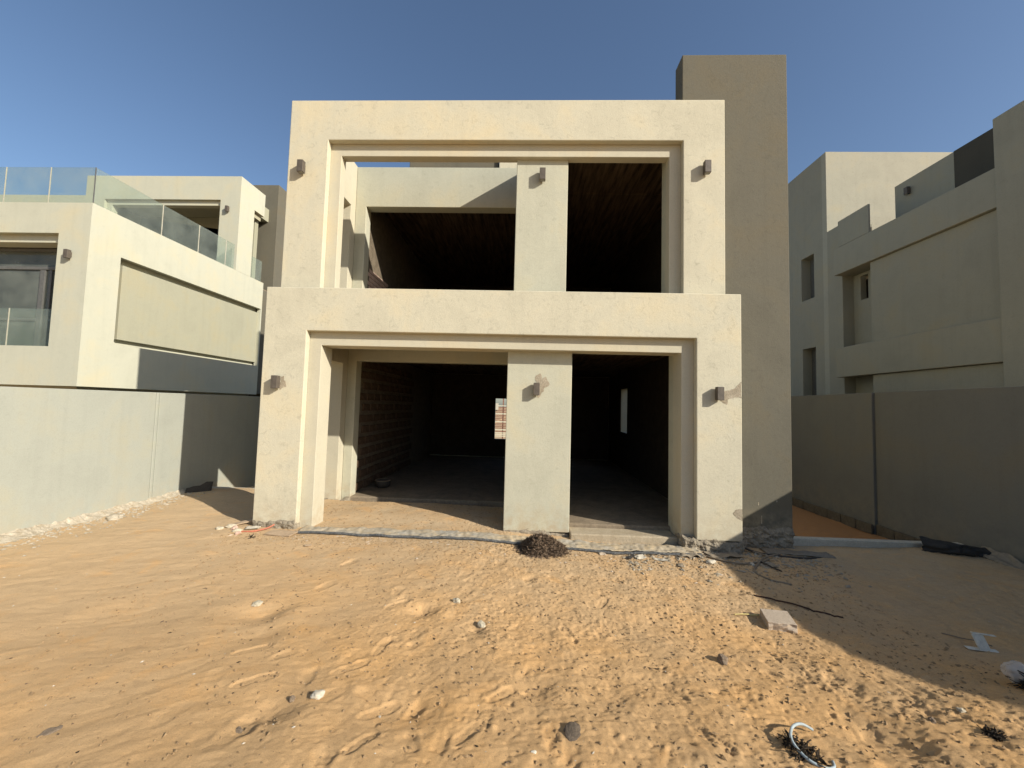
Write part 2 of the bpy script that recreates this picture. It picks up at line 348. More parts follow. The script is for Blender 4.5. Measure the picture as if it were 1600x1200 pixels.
xs = np.concatenate([-np.geomspace(400, 8.2, 14), np.arange(-8.0, -3.2, 0.022), np.arange(-3.2, 3.9, 0.0125), np.arange(3.9, 7.8, 0.022), np.geomspace(8, 400, 14)])
ys = [1.5]
while ys[-1] < 9.6: ys.append(ys[-1] + 0.0075 + 0.0021*max(0, ys[-1]-1.5)**1.15)
ys = np.concatenate([[-300, -80, -20, -5, -1, 0.5, 1.0, 1.3], ys, np.geomspace(10.2, 900, 18)])
X, Y = np.meshgrid(xs, ys); nx, ny = len(xs), len(ys)
Z = ground_height(X.ravel(), Y.ravel()); ZG = Z.reshape(ny, nx)
co = np.stack([X.ravel(), Y.ravel(), Z], 1).astype(np.float32)
I = np.arange((ny-1)*nx).reshape(ny-1, nx)[:, :-1].ravel()
quads = np.stack([I, I+1, I+nx+1, I+nx], 1).astype(np.int32)
me = bpy.data.meshes.new('ground'); me.vertices.add(len(co)); me.vertices.foreach_set('co', co.ravel())
me.loops.add(quads.size); me.loops.foreach_set('vertex_index', quads.ravel())
me.polygons.add(len(quads)); me.polygons.foreach_set('loop_start', np.arange(0, quads.size, 4, dtype=np.int32))
me.polygons.foreach_set('use_smooth', np.ones(len(quads), bool)); me.update(calc_edges=True)
me.materials.append(M['sand'])
g = link(bpy.data.objects.new('ground', me)); tag(g, 'orange and tan sand of the unpaved yard with footprints', kind='structure')

# ------------------------------------------------------------------ the villa
V = thing('villa', 'unfinished two-storey villa in cream and grey stucco standing in the middle, without doors or windows', 'house')
YL, YU = 6.50, 6.68
# ground floor frame: outer face, then a recessed step
f1 = panel('lower_frame', 'y', YL, YL+0.12, [(-4.465, 3.46, 0.07, 4.03)], [(-3.73, 2.745, 0.07, 3.29)], M['cream'], V, 0.012)
panel('lower_frame_step', 'y', YL+0.123, 7.0, [(-4.40, 3.40, -0.2, 3.97)], [(-3.525, 2.548, -0.2, 3.06)], M['cream2'], V, 0.008)
panel('upper_frame', 'y', YU, YU+0.12, [(-4.345, 3.297, 4.033, 7.49)], [(-3.635, 2.595, 4.033, 6.755)], M['cream'], V, 0.012)
panel('upper_frame_step', 'y', YU+0.123, 6.98, [(-4.29, 3.24, 4.033, 7.44)], [(-3.44, 2.40, 4.033, 6.535)], M['cream2'], V, 0.008)
# deeper jambs on the right
box('jamb', (2.552, 3.395, 7.003, 7.22, -0.1, 3.24), M['greige'], V)
box('jamb', (2.404, 3.235, 6.983, 7.20, 4.06, 6.95), M['greige'], V)
# central pillars
box('pillar', (-0.34, 0.775, 6.85, 7.25, 0.0, 3.34), M['greige'], V, 0.01)
box('pillar', (-0.27, 0.648, 6.90, 7.25, 4.05, 6.54), M['greige'], V, 0.01)
# middle slab, roof over the right room, balcony floor
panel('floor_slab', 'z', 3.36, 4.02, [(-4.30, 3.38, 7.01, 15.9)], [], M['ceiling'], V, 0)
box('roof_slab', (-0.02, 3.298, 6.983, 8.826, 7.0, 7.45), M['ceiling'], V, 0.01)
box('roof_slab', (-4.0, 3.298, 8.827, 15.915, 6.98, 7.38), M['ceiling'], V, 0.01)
box('side_wall', (-0.02, 0.20, 7.253, 8.82, 4.03, 6.995), M['greige'], V)
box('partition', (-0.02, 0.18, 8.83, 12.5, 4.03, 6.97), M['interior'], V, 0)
panel('lining', 'x', 3.27, 3.298, [(7.30, 15.85, 0.1, 3.35), (7.30, 15.85, 4.03, 6.97)], [(13.0, 13.95, 1.33, 2.80)], M['interior'], V, 0)  # dark sheet added inside the wall to deepen the room's shade
panel('lining', 'y', 15.88, 15.915, [(-3.97, 3.265, 0.1, 3.35), (-3.97, 3.265, 4.03, 6.97)], [(-1.24, -0.1, 0.79, 2.41)], M['interior'], V, 0)  # same added dark sheet on the rear wall, for darker rooms
# porch back wall, both storeys, and its openings
box('side_wall', (-0.12, 0.12, 7.253, 8.546, -0.2, 3.355), M['greige'], V)
panel('back_wall', 'y', 8.55, 8.82, [(-3.942, -0.02, -0.2, 7.42)], [(-3.745, -0.34, -0.2, 3.02), (-3.70, -0.30, 4.03, 6.50)], M['greige'], V, 0.01)
panel('left_wall', 'x', -4.28, -3.945, [(6.983, 15.9, -0.2, 7.43)], [(6.983, 8.33, -0.2, 2.93), (6.983, 8.33, 4.03, 6.42)], M['cream2'], V, 0.01)
panel('right_wall', 'x', 3.30, 3.55, [(7.19, 16.0, -0.3, 7.45)], [(13.0, 13.95, 1.33, 2.80)], M['greige'], V, 0.01)
panel('rear_wall', 'y', 15.92, 16.15, [(-4.28, 3.299, -0.2, 7.43)], [(-1.24, -0.1, 0.79, 2.41)], M['greige'], V, 0.01)
# the tall fin
box('tower', (2.64, 4.46, 6.85, 7.185, 0.06, 8.465), M['dark'], V, 0.012)
# stair head on the roof
box('stair_head', (-3.55, -0.97, 11.0, 14.0, 7.39, 9.22), M['dark'], V, 0.02)
box('parapet', (-0.94, -0.35, 10.9, 13.8, 7.39, 9.3), M['cream'], V, 0.02)
# indoor floor slabs
box('floor', (-3.98, -0.1, 8.56, 15.9, -0.1, 0.075), M['slab'], V, 0.02)
box('floor', (0.125, 3.29, 7.103, 15.9, -0.1, 0.09), M['slab'], V, 0.02)
box('doorstep', (0.78, 2.54, 6.72, 7.10, -0.25, 0.03), M['screed'], V, 0.02)
# partition that closes the view into the right room
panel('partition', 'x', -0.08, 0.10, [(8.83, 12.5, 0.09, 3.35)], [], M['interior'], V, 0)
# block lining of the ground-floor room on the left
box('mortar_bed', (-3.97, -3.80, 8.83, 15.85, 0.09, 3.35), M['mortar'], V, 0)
bm = bmesh.new(); add_box(bm, -0.012, 0.03, -0.195, 0.195, -0.085, 0.085)
bmesh.ops.bevel(bm, geom=bm.edges[:], offset=0.008, segments=1, affect='EDGES')
bk = from_bm('block', bm, M['block'], V); first = True
for r in range(12):
    z = 0.20+r*0.255
    for c in range(10):
        y = 9.06+c*0.43+(0.215 if r % 2 else 0)
        if y > 13.1: continue
        if first: o = bk; first = False
        else: o = link(bk.copy(), V)
        o.location = (-3.80+random.uniform(0, .012), y, z+random.uniform(-.006, .006)); o.rotation_euler = (random.uniform(-.01, .01), 0, random.uniform(-.01, .01))
# bricks of the upper room's jamb, seen through the opening
box('mortar_bed', (-3.97, -3.74, 8.84, 15.85, 4.03, 6.95), M['mortar'], V, 0)
bm = bmesh.new(); add_box(bm, 0, 0.012, -0.118, 0.118, -0.044, 0.044)
bmesh.ops.bevel(bm, geom=bm.edges[:], offset=0.005, segments=1, affect='EDGES')
bk = from_bm('brick', bm, M['redbrick'], V); first = True
for r in range(12):
    for c in range(5):
        if first: o = bk; first = False
        else: o = link(bk.copy(), V)
        o.location = (-3.745, 8.98+c*0.25+(0.12 if r % 2 else 0), 4.09+r*0.1)
# mortar patches round the lamps
def patch(name, parent, cx, cz, rx, rz, y, mat, seed, pts=None, th=0.003):
    bm = bmesh.new(); n_ = 40; vs = []
    for i in range(n_):
        a = 2*math.pi*i/n_
        if pts: pass
        r = 1+0.30*math.sin(a*3+seed)+0.16*math.sin(a*7+seed*2)+random.uniform(-.07, .07)
        vs.append(bm.verts.new((cx+rx*r*math.cos(a), y, cz+rz*r*math.sin(a))))
    f = bm.faces.new(vs); ex = bmesh.ops.extrude_face_region(bm, geom=[f])
    bmesh.ops.translate(bm, vec=(0, -th, 0), verts=[v_ for v_ in ex['geom'] if isinstance(v_, bmesh.types.BMVert)])
    return from_bm(name, bm, mat, parent)
patch('mortar_patch', V, 0.25, 2.50, 0.10, 0.17, 6.85, M['patch'], 1.0)['label'] = 'brown mortar patch around the lamp'
def poly_patch(name, parent, pts, y, mat, th=0.003):
    bm = bmesh.new(); out = []
    for i in range(len(pts)):
        a = Vector(pts[i]); b_ = Vector(pts[(i+1) % len(pts)])
        for t in range(4):
            p = a.lerp(b_, t/4); out.append((p.x+random.uniform(-.008, .008)*(t > 0), p.y+random.uniform(-.008, .008)*(t > 0)))
    vs = [bm.verts.new((p[0], y, p[1])) for p in out]
    f = bm.faces.new(vs); ex = bmesh.ops.extrude_face_region(bm, geom=[f])
    bmesh.ops.translate(bm, vec=(0, -th, 0), verts=[v_ for v_ in ex['geom'] if isinstance(v_, bmesh.types.BMVert)])
    return from_bm(name, bm, mat, parent)
poly_patch('mortar_patch', V, [(3.10, 2.43), (3.26, 2.46), (3.36, 2.50), (3.452, 2.60), (3.452, 2.33), (3.35, 2.35), (3.24, 2.31), (3.22, 2.22), (3.12, 2.28)], YL, M['patch'])
poly_patch('mortar_patch', V, [(3.452, 0.58), (3.36, 0.57), (3.31, 0.50), (3.37, 0.44), (3.452, 0.40)], YL, M['patch'])
patch('mortar_patch', V, -4.09, 2.39, 0.05, 0.10, YL, M['patch'], 2.3, th=0.002)
# crumbling concrete at the feet of the plaster
from mathutils import noise as mnoise
def nz(x, y, s, o=3):
    r = 0; a = 1.25
    for i in range(o): r += a*mnoise.noise(Vector((x*2**i+s*7.3, y*2**i-s*3.1, s*1.7+i))); a *= 0.55
    return r
def crumble(name, x0, x1, y0, y1, z0, z1, mat, parent, seed, amp=0.02, res=0.014):
    """rough footing: the outside of a box as a displaced grid with a ragged top"""
    bm = bmesh.new(); W = x1-x0; D = y1-y0; per = W+2*D; n_ = max(8, int(per/res)); m_ = max(5, int((z1-z0)/res))
    rows = []
    for j in range(m_+4):
        row = []
        for i in range(n_+1):
            s = per*i/n_
            if s < D: x, y, nx_, ny_ = x0, y1-s, -1, 0
            elif s < D+W: x, y, nx_, ny_ = x0+s-D, y0, 0, -1
            else: x, y, nx_, ny_ = x1, y0+s-D-W, 1, 0
            top = z1+0.055*nz(s*4.0, seed*1.0, seed, 5)
            t = min(j, m_)/m_; z = z0+(top-z0)*t
            dsp = amp*1.2*nz(s*9.0, z*11.0, seed+5, 5)+amp*0.4
            dsp *= (1-0.8*max(0, t-0.85)/0.15) if t > .85 else 1
            if j > m_: dsp = -0.03*(j-m_)
            row.append(bm.verts.new((x+nx_*dsp, y+ny_*dsp, z)))
        rows.append(row)
    for a, b_ in zip(rows, rows[1:]):
        for i in range(n_): bm.faces.new((a[i], a[i+1], b_[i+1], b_[i]))
    return from_bm(name, bm, mat, parent)
crumble('footing', -4.46, -3.74, 6.50, 7.0, -0.2, 0.115, M['concrete'], V, 3)
crumble('footing', 2.56, 3.46, 6.50, 6.86, -0.35, 0.105, M['concrete'], V, 4, 0.03)
crumble('footing', 3.47, 4.465, 6.845, 7.19, -0.4, 0.22, M['concrete'], V, 5, 0.03)
crumble('footing', -0.335, 0.77, 6.85, 7.2, -0.2, 0.015, M['concrete'], V, 6, 0.012)
crumble('footing', -4.2, -3.75, 8.28, 8.6, -0.2, 0.07, M['concrete'], V, 8, 0.02)
# paint drips on the fin
for (x, z, l) in ((3.90, 0.62, 0.05), (4.2, 0.66, 0.03), (3.95, 0.40, 0.13), (3.60, 0.70, .02)):
    box('paint_drip', (x, x+0.010, 6.848, 6.8505, z-l, z), M['spill'], V, 0)

# ------------------------------------------------------------------ wall lamps
def make_lamp(label, loc, rz=0, src=None):
    if src is None:
        t = thing('wall_lamp', label, 'wall lamp', 'charcoal up-and-down wall lamps', loc)
        bm = bmesh.new(); add_box(bm, -0.052, 0.052, -0.118, -0.028, -0.105, 0.105)
        from_bm('lamp_body', bm, M['lamp'], t, 0.004)
        bm = bmesh.new(); add_box(bm, -0.038, 0.038, -0.028, 0.0, -0.06, 0.06); from_bm('wall_bracket', bm, M['lamp'], t, 0.002)
        for s in (-1, 1):
            bm = bmesh.new(); add_box(bm, -0.038, 0.038, -0.105, -0.041, min(s*0.1055, s*0.108), max(s*0.1055, s*0.108)); from_bm('lens', bm, M['lens'], t)
    else:
        t = src.copy(); link(t); t['label'] = label; t.location = loc
        for c in src.children: link(c.copy(), t)
    t.rotation_euler = (0, 0, rz); return t
lamp = make_lamp('wall lamp on the upper frame, left leg of the middle villa', (-4.06, YU, 6.215))
for lb, loc, rz in (
    ('wall lamp near the top of the upper grey pillar, between the two upper openings', (0.19, 6.90, 6.225), 0),
    ('wall lamp on the upper frame, right leg, beside the tall dark fin', (2.965, YU, 6.235), 0),
    ('wall lamp on the lower frame, left leg, beside the left neighbour', (-4.17, YL, 2.405), 0),
    ('wall lamp on the lower grey pillar, set in a brown mortar patch', (0.17, 6.85, 2.41), 0),
    ('wall lamp on the lower frame, right leg, with a mortar scar beside it', (3.075, YL, 2.395), 0),
    ('wall lamp on the left neighbour, between its big window and the corner', (-11.25, 9.13, 5.52), 0),
    ('small wall lamp on the rooftop room of the left neighbour', (-11.23, 13.95, 9.12), 0),
    ('lone wall lamp on the shaded side of the right neighbour', (10.8, 11.4, 8.56), -math.pi/2)):
    make_lamp(lb, loc, rz, lamp)

# ------------------------------------------------------------------ boundary walls
W1 = thing('boundary_wall', 'long sunlit grey plastered boundary wall on the left, house shadow across its far end', 'wall')
box('wall', (-7.50, -7.27, -6, 9.0-1.45, -0.3, 2.19), M['wall'], W1, 0.01)
box('wall', (-7.50, -7.262, 7.553, 24, -0.3, 2.19), M['wall'], W1, 0.01)
box('wall_rib', (-7.2695, -7.245, 5.05, 5.14, -0.2, 2.188), M['wall'], W1, 0.006)
box('wall_rib', (-7.2615, -7.240, 7.60, 7.74, -0.2, 2.188), M['wall'], W1, 0.006)
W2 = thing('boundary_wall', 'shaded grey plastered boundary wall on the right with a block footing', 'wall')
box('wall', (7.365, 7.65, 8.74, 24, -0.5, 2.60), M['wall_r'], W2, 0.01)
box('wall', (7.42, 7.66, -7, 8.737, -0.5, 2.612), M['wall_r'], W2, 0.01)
bm = bmesh.new(); add_box(bm, -0.045, 0.0, -0.195, 0.195, -0.1, 0.1)
bmesh.ops.subdivide_edges(bm, edges=bm.edges[:], cuts=2)
for v_ in bm.verts: v_.co += Vector((random.uniform(-.006, .006), random.uniform(-.006, .006), random.uniform(-.006, .006)))
bk = from_bm('block', bm, M['footing'], W2); first = True
for c in range(14):
    if first: o = bk; first = False
    else: o = link(bk.copy(), W2)
    o.location = (7.415 if c < 4 else 7.325, 7.28+c*0.41, -0.265); o.scale.z = 1+random.uniform(-.04, .04); o.rotation_euler[2] = random.uniform(-.02, .02)
    if c == 3: o.rotation_euler[0] = 0.03
K1 = box('kerb', (4.47, 7.37, 7.0, 7.14, -0.4, 0.005), M['kerb'], None, 0.01)
tag(K1, 'pale kerb strip closing the sandy side passage on the right', 'kerb')
K2 = box('kerb', (-7.25, -4.48, 8.84, 8.95, -0.3, 0.095), M['kerb'], None, 0.01)
tag(K2, 'pale kerb strip in the shade between the left wall and the villa', 'kerb')

# ------------------------------------------------------------------ left neighbour
N1 = thing('neighbour_house', 'finished cream villa on the left with a green glass balustrade on its roof terrace', 'house', 'neighbouring villas')
XN = -10.8
panel('front_wall', 'y', 9.13, 9.27, [(-24, XN, 2.31, 6.84)], [(-17.5, -11.60, 3.26, 6.07)], M['cream_n'], N1, 0)
panel('front_wall_step', 'y', 9.273, 9.62, [(-23.9, XN-0.16, 2.33, 6.7)], [(-17.3, -11.70, 3.26, 5.88)], M['cream_n'], N1, 0.008)
panel('side_wall', 'x', XN-0.15, XN, [(9.27, 15.5, 2.31, 6.84)], [(9.90, 15.44, 3.45, 5.76)], M['cream_n'], N1, 0)
box('recess_back', (XN-0.5, XN-0.24, 9.3, 15.49, 2.35, 6.0), M['cream_n'], N1, 0)
panel('side_panel', 'x', XN-0.235, XN-0.10, [(10.06, 15.47, 3.60, 5.60)], [], M['panel_n'], N1, 0.006)
box('roof', (-23.9, XN-0.16, 9.63, 22, 6.2, 6.66), M['slab'], N1, 0)
box('roof_parapet', (-24, -16.9, 15.0, 15.3, 6.67, 10.2), M['cream_n'], N1, 0)
box('ground_floor', (-23.5, XN-0.9, 9.9, 22, -0.2, 2.6), M['cream_n'], N1, 0)
box('rear_part', (-23.5, XN-0.1, 15.52, 22, 2.35, 6.6), M['dark'], N1, 0)
# window with frames behind its own glass rail
wy = 9.70
w1 = box('window', (-17.3, -11.7, wy, wy+0.04, 3.25, 5.95), M['glass_win'], N1, 0)
box('window_backing', (-17.4, -11.65, wy+0.5, wy+0.6, 3.2, 6.0), M['block'], N1, 0)
for (x0, x1, z0, z1) in ((-11.78, -11.70, 3.27, 5.88), (-17.3, -11.79, 5.80, 5.88), (-17.3, -11.79, 5.32, 5.40), (-12.68, -12.55, 3.27, 5.31), (-12.42, -12.36, 3.27, 5.31), (-17.3, -12.70, 3.98, 4.04), (-12.34, -11.79, 3.98, 4.03), (-14.9, -14.78, 3.27, 5.31)):
    box('frame', (x0, x1, wy-0.04, wy-0.002, z0, z1), M['frame'], w1, 0.004)
box('sill', (-17.3, -11.71, 9.30, 9.64, 3.20, 3.262), M['panel_n'], N1, 0.005)
for (a, b_) in ((-12.958, -11.73), (-14.208, -12.966), (-15.458, -14.216)):
    box('glass_panel', (a, b_, 9.33, 9.342, 3.27, 4.22), M['glass'], N1, 0.002)
# roof terrace rail: front run and side run, one pane each
for (a, b_) in ((-11.978, -10.822), (-13.148, -11.986), (-14.31, -13.156)):
    box('glass_panel', (a, b_, 9.15, 9.164, 6.80, 7.755), M['glass'], N1, 0.002)
for (a, b_) in ((9.16, 10.988), (10.996, 12.288), (12.296, 13.446), (13.454, 13.85)):
    box('glass_panel', (XN-0.03, XN-0.016, a, b_, 6.80, 7.755), M['glass'], N1, 0.002)
box('glass_panel', (XN-0.03, XN-0.016, 14.75, 15.36, 6.80, 7.68), M['glass'], N1, 0.002)
for (x, y) in ((-11.982, 9.148), (-13.152, 9.148)):
    box('joint', (x-0.006, x+0.006, y, y+0.018, 6.80, 7.756), M['kerb'], N1, 0)
for y in (10.992, 12.292, 13.45):
    box('joint', (XN-0.032, XN-0.014, y-0.009, y+0.009, 6.80, 7.756), M['kerb'], N1, 0)
box('joint', (-12.968, -12.956, 9.327, 9.345, 3.27, 4.222), M['kerb'], N1, 0)
box('joint', (-10.826, -10.814, 9.146, 9.166, 6.80, 7.757), M['frame'], N1, 0)
# rooftop room
RB = 13.95
panel('rooftop_room_wall', 'y', RB, RB+0.10, [(-16.8, XN, 6.845, 10.40)], [(-16.05, -11.55, 6.845, 9.50)], M['cream_n'], N1, 0)
panel('rooftop_room_step', 'y', RB+0.103, RB+0.32, [(-16.7, XN-0.06, 6.67, 10.3)], [(-15.85, -11.65, 6.67, 9.32)], M['cream_n'], N1, 0.008)
panel('rooftop_room_side', 'x', XN-0.12, XN, [(RB+0.10, 15.3, 6.845, 10.40)], [(14.73, 15.3, 6.845, 9.50)], M['cream_n'], N1, 0)
panel('rooftop_room_side', 'x', XN-0.5, XN-0.13, [(RB+0.33, 15.28, 6.67, 10.3)], [(14.80, 15.28, 6.67, 9.30)], M['panel_n'], N1, 0.008)
box('rooftop_room_roof', (-16.7, XN-0.51, RB+0.33, 17.2, 9.75, 10.3), M['panel_n'], N1, 0)
panel('rooftop_room_back', 'y', 15.9, 16.1, [(-16.8, -11.6, 6.66, 9.74)], [(-15.6, -11.72, 6.67, 9.05)], M['panel_n'], N1, 0.008)
box('rooftop_room_side', (-16.8, -16.6, RB+0.33, 17.2, 6.66, 9.74), M['cream_n'], N1, 0)
box('rooftop_room_back', (-16.5, -11.5, 17.3, 17.4, 6.66, 9.9), M['block'], N1, 0)  # dark backing put behind the opening, painting the room's shade
box('fin', (-12.6, -10.93, 16.3, 16.95, 0, 11.42), M['dark'], N1, 0.015)

# ------------------------------------------------------------------ right neighbour
N2 = thing('neighbour_house', 'shaded grey-beige villa on the right with a tall sunlit stair block behind', 'house', 'neighbouring villas')
XR = 9.6
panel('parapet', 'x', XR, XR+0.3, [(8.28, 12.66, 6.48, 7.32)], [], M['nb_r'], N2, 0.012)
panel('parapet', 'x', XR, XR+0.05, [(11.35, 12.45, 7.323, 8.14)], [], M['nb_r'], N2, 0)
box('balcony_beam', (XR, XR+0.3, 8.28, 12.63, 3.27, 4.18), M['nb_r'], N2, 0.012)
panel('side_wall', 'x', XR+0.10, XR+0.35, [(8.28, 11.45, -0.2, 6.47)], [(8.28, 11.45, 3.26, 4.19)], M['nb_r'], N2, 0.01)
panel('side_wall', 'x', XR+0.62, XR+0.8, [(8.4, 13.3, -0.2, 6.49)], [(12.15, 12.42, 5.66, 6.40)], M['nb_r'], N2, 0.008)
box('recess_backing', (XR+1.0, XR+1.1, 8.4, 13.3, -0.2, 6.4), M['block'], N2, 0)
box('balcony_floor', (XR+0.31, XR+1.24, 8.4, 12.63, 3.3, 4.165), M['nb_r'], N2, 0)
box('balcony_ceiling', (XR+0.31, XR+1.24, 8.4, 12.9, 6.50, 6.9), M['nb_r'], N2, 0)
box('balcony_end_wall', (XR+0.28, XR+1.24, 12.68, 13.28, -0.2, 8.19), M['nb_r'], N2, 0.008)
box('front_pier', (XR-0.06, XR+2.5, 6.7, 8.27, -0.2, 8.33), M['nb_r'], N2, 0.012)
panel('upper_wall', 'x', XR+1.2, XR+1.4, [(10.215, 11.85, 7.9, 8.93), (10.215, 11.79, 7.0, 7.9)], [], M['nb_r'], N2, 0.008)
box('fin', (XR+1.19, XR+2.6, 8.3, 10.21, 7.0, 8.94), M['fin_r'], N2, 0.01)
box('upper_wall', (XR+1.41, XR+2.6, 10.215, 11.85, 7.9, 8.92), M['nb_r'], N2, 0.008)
panel('stair_block_side', 'x', 9.9, 10.25, [(13.50, 15.5, -0.2, 10.98)], [(13.92, 14.56, 6.17, 7.72), (13.90, 14.55, 2.60, 4.43)], M['nb_r'], N2, 0)  # side takes the darker stucco, its shade put into the colour
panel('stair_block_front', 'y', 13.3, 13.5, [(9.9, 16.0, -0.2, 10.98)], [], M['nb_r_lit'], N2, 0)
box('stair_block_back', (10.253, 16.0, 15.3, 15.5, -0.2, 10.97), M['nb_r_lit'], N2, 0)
for z0, z1 in ((6.17, 7.72), (2.6, 4.43)):
    box('window', (10.21, 10.24, 13.93, 14.55, z0+0.01, z1-0.01), M['frame'], N2, 0.003)

# ------------------------------------------------------------------ slatted fence seen through the rear window
FN = thing('slatted_fence', 'slatted red-brown and cream fence seen through the dark rear window', 'fence')
for i in range(22):
    z = 0.05+i*0.108
    if z > 2.2: break
    box('slat', (-3.2, 0.2, 27+random.uniform(-.01, .01), 27.03, z, z+0.06), M['slat_cream'] if i < 3 or i % 5 == 4 else M['slat_red'], FN, 0)
for x in (-3.2, -2.2, -1.6, -0.8, 0.1): box('post', (x, x+0.08, 27.05, 27.15, -0.1, 2.62), M['slat_red'], FN, 0)
box('panel', (-2.1, -1.88, 26.9, 26.96, 1.85, 2.3), M['white'], FN, 0)

# ------------------------------------------------------------------ small things
def noisy(v_, s, seed):
    from mathutils import noise as mn
    return mn.noise(v_*s+Vector((seed*3.1, seed*1.7, seed)))
def rock(label, x, y, sx, sy, sz, mat, seed, cat='stone', name='stone', up=0.35, group=None, sub=3):
    bm = bmesh.new(); bmesh.ops.create_icosphere(bm, subdivisions=sub, radius=1)
    for v_ in bm.verts:
        d = 1+0.35*noisy(v_.co, 1.3, seed)+0.16*noisy(v_.co, 3.5, seed+2)+0.07*noisy(v_.co, 9, seed+5)
        v_.co = v_.co*d; v_.co.x *= sx; v_.co.y *= sy; v_.co.z *= sz
    o = from_bm(name, bm, mat); o.location = (x, y, gz(x, y)+sz*up); o.rotation_euler[2] = seed*1.3
    return tag(o, label, cat, group)
rock('clumped grey stone chunk in the open sand, right of the middle', 1.75, 3.62, 0.055, 0.042, 0.04, M['rock_grey'], 1)
rock('pale cream pebble casting a shadow, alone in the middle of the yard', -0.70, 4.38, 0.045, 0.035, 0.03, M['rock_pale'], 2)
rock('crumbly whitish lump just below the pale cream pebble', -0.38, 3.95, 0.035, 0.055, 0.028, M['rock_pale'], 3)
rock('whitish plaster lump at the edge of the orange dip on the left', -2.72, 4.12, 0.06, 0.045, 0.02, M['rock_pale'], 4, 'plaster lump', 'plaster_lump')
rock('bright white plaster shard near the lower left of the yard', -1.36, 2.74, 0.045, 0.035, 0.025, M['kerb'], 5, 'plaster lump', 'plaster_lump')
rock('dark grey half-buried stone at the bottom middle', 0.33, 2.55, 0.068, 0.052, 0.015, M['rock_dark'], 6, up=0.15)
rock('small grey pebble left of the white plaster shard', -1.52, 2.72, 0.022, 0.02, 0.018, M['rock_grey'], 7)
rock('flat brown stone in the lower left corner', -2.74, 2.34, 0.045, 0.03, 0.008, M['rock_grey'], 8)
rock('flat grey stone below the wind-rippled sand, lower left', -1.68, 2.44, 0.035, 0.02, 0.008, M['rock_grey'], 9)
rock('white stone beside the cables at the villa corner', 2.74, 6.02, 0.075, 0.05, 0.035, M['kerb'], 10)
rock('small white stone among the cables, in the shade', 3.33, 6.02, 0.05, 0.03, 0.02, M['kerb'], 11)
rock('small pinkish stone near the looped pipe', 3.00, 2.92, 0.025, 0.02, 0.016, M['rock_pale'], 12)
rock('small brown stone, left of the pinkish one', 2.73, 2.84, 0.024, 0.018, 0.018, M['rock_grey'], 13)
rock('rubble lump against the left boundary wall', -6.86, 6.55, 0.14, 0.11, 0.055, M['spill'], 14, 'rubble', 'rubble')
rock('white chip lying on the pale doorstep', 1.5, 6.85, 0.05, 0.03, 0.02, M['kerb'], 15, 'rubble', 'rubble')
rock('white rock on the membrane edge in front of the right opening', 1.38, 6.28, 0.06, 0.04, 0.035, M['kerb'], 16)
tag(rock('tiny white chip at the bottom middle', 0.09, 2.36, 0.018, 0.010, 0.006, M['white'], 17, 'chip', 'plastic_chip'))
for q, (x, y, s) in enumerate(((-4.75, 6.42, .06), (-4.62, 6.32, .05), (-4.5, 6.22, .055), (-4.42, 6.12, .04), (-4.85, 6.3, .045))):
    rock('broken pink and cream rubble piled at the left foot of the villa', x, y, s*1.3, s, s*0.6, M['redbrick'] if q % 2 else M['rock_pale'], 20+q, 'rubble', 'rubble', group='rubble at the left foot')

# square paver
bm = bmesh.new(); add_box(bm, -0.13, 0.13, -0.13, 0.13, 0, 0.085)
bmesh.ops.subdivide_edges(bm, edges=bm.edges[:], cuts=5, use_grid_fill=True)
for v_ in bm.verts:
    if v_.co.y < -0.1 and v_.co.z < 0.08: v_.co.y += 0.03*noisy(v_.co, 22, 1)-0.005; v_.co.z += 0.012*noisy(v_.co, 30, 4)
    v_.co += Vector((0.002*noisy(v_.co, 30, 1), 0, 0.001*noisy(v_.co, 20, 9)))
o = from_bm('paver', bm, M['paver'], None, 0.006); o.location = (2.70, 4.40, gz(2.70, 4.40)+0.0); o.rotation_euler = (0.06, -0.05, math.radians(-14))
tag(o, 'square beige paver with a chipped edge lying on the sand at the shadow line', 'paver')

def tube(name, pts, r, mat, label, cat, parent=None, seg=8, lift=True, group=None):
    # smooth the path with a Catmull-Rom pass, then sweep a ring
    P_ = [Vector(p) for p in pts]; out = []
    for i in range(len(P_)-1):
        p0 = P_[max(0, i-1)]; p1 = P_[i]; p2 = P_[i+1]; p3 = P_[min(len(P_)-1, i+2)]
        for t_ in range(8):
            t = t_/8
            out.append(0.5*((2*p1)+(-p0+p2)*t+(2*p0-5*p1+4*p2-p3)*t*t+(-p0+3*p1-3*p2+p3)*t**3))
    out.append(P_[-1]); bm = bmesh.new(); rings = []
    if lift: out = [Vector((p.x, p.y, gz(p.x, p.y)+r*0.5+p.z)) for p in out]
    for i, p in enumerate(out):
        d = (out[min(i+1, len(out)-1)]-out[max(0, i-1)]).normalized()
        a = d.cross(Vector((0, 0, 1)));  a = a.normalized() if a.length > 1e-4 else Vector((1, 0, 0)); b_ = d.cross(a)
        rings.append([bm.verts.new(p+r*(math.cos(q*2*math.pi/seg)*a+math.sin(q*2*math.pi/seg)*b_)) for q in range(seg)])
    for A, B in zip(rings, rings[1:]):
        for q in range(seg): bm.faces.new((A[q], A[(q+1) % seg], B[(q+1) % seg], B[q]))
    bm.faces.new(rings[0]); bm.faces.new(rings[-1])
    o = from_bm(name, bm, mat, parent, smooth=True)
    return tag(o, label, cat, group) if label else o
tube('stick', [(2.33, 4.56, 0.01), (2.45, 4.555, 0.012), (2.58, 4.54, 0.012)], 0.007, M['yellow'], 'short pale yellow stick pointing at the square paver', 'stick')
tube('steel_rod', [(2.83, 5.08, 0), (3.05, 4.92, 0.01), (3.3, 4.74, 0.005), (3.52, 4.60, 0)], 0.009, M['rust'], 'thin rusty rod lying in the shaded sand behind the paver', 'rod')
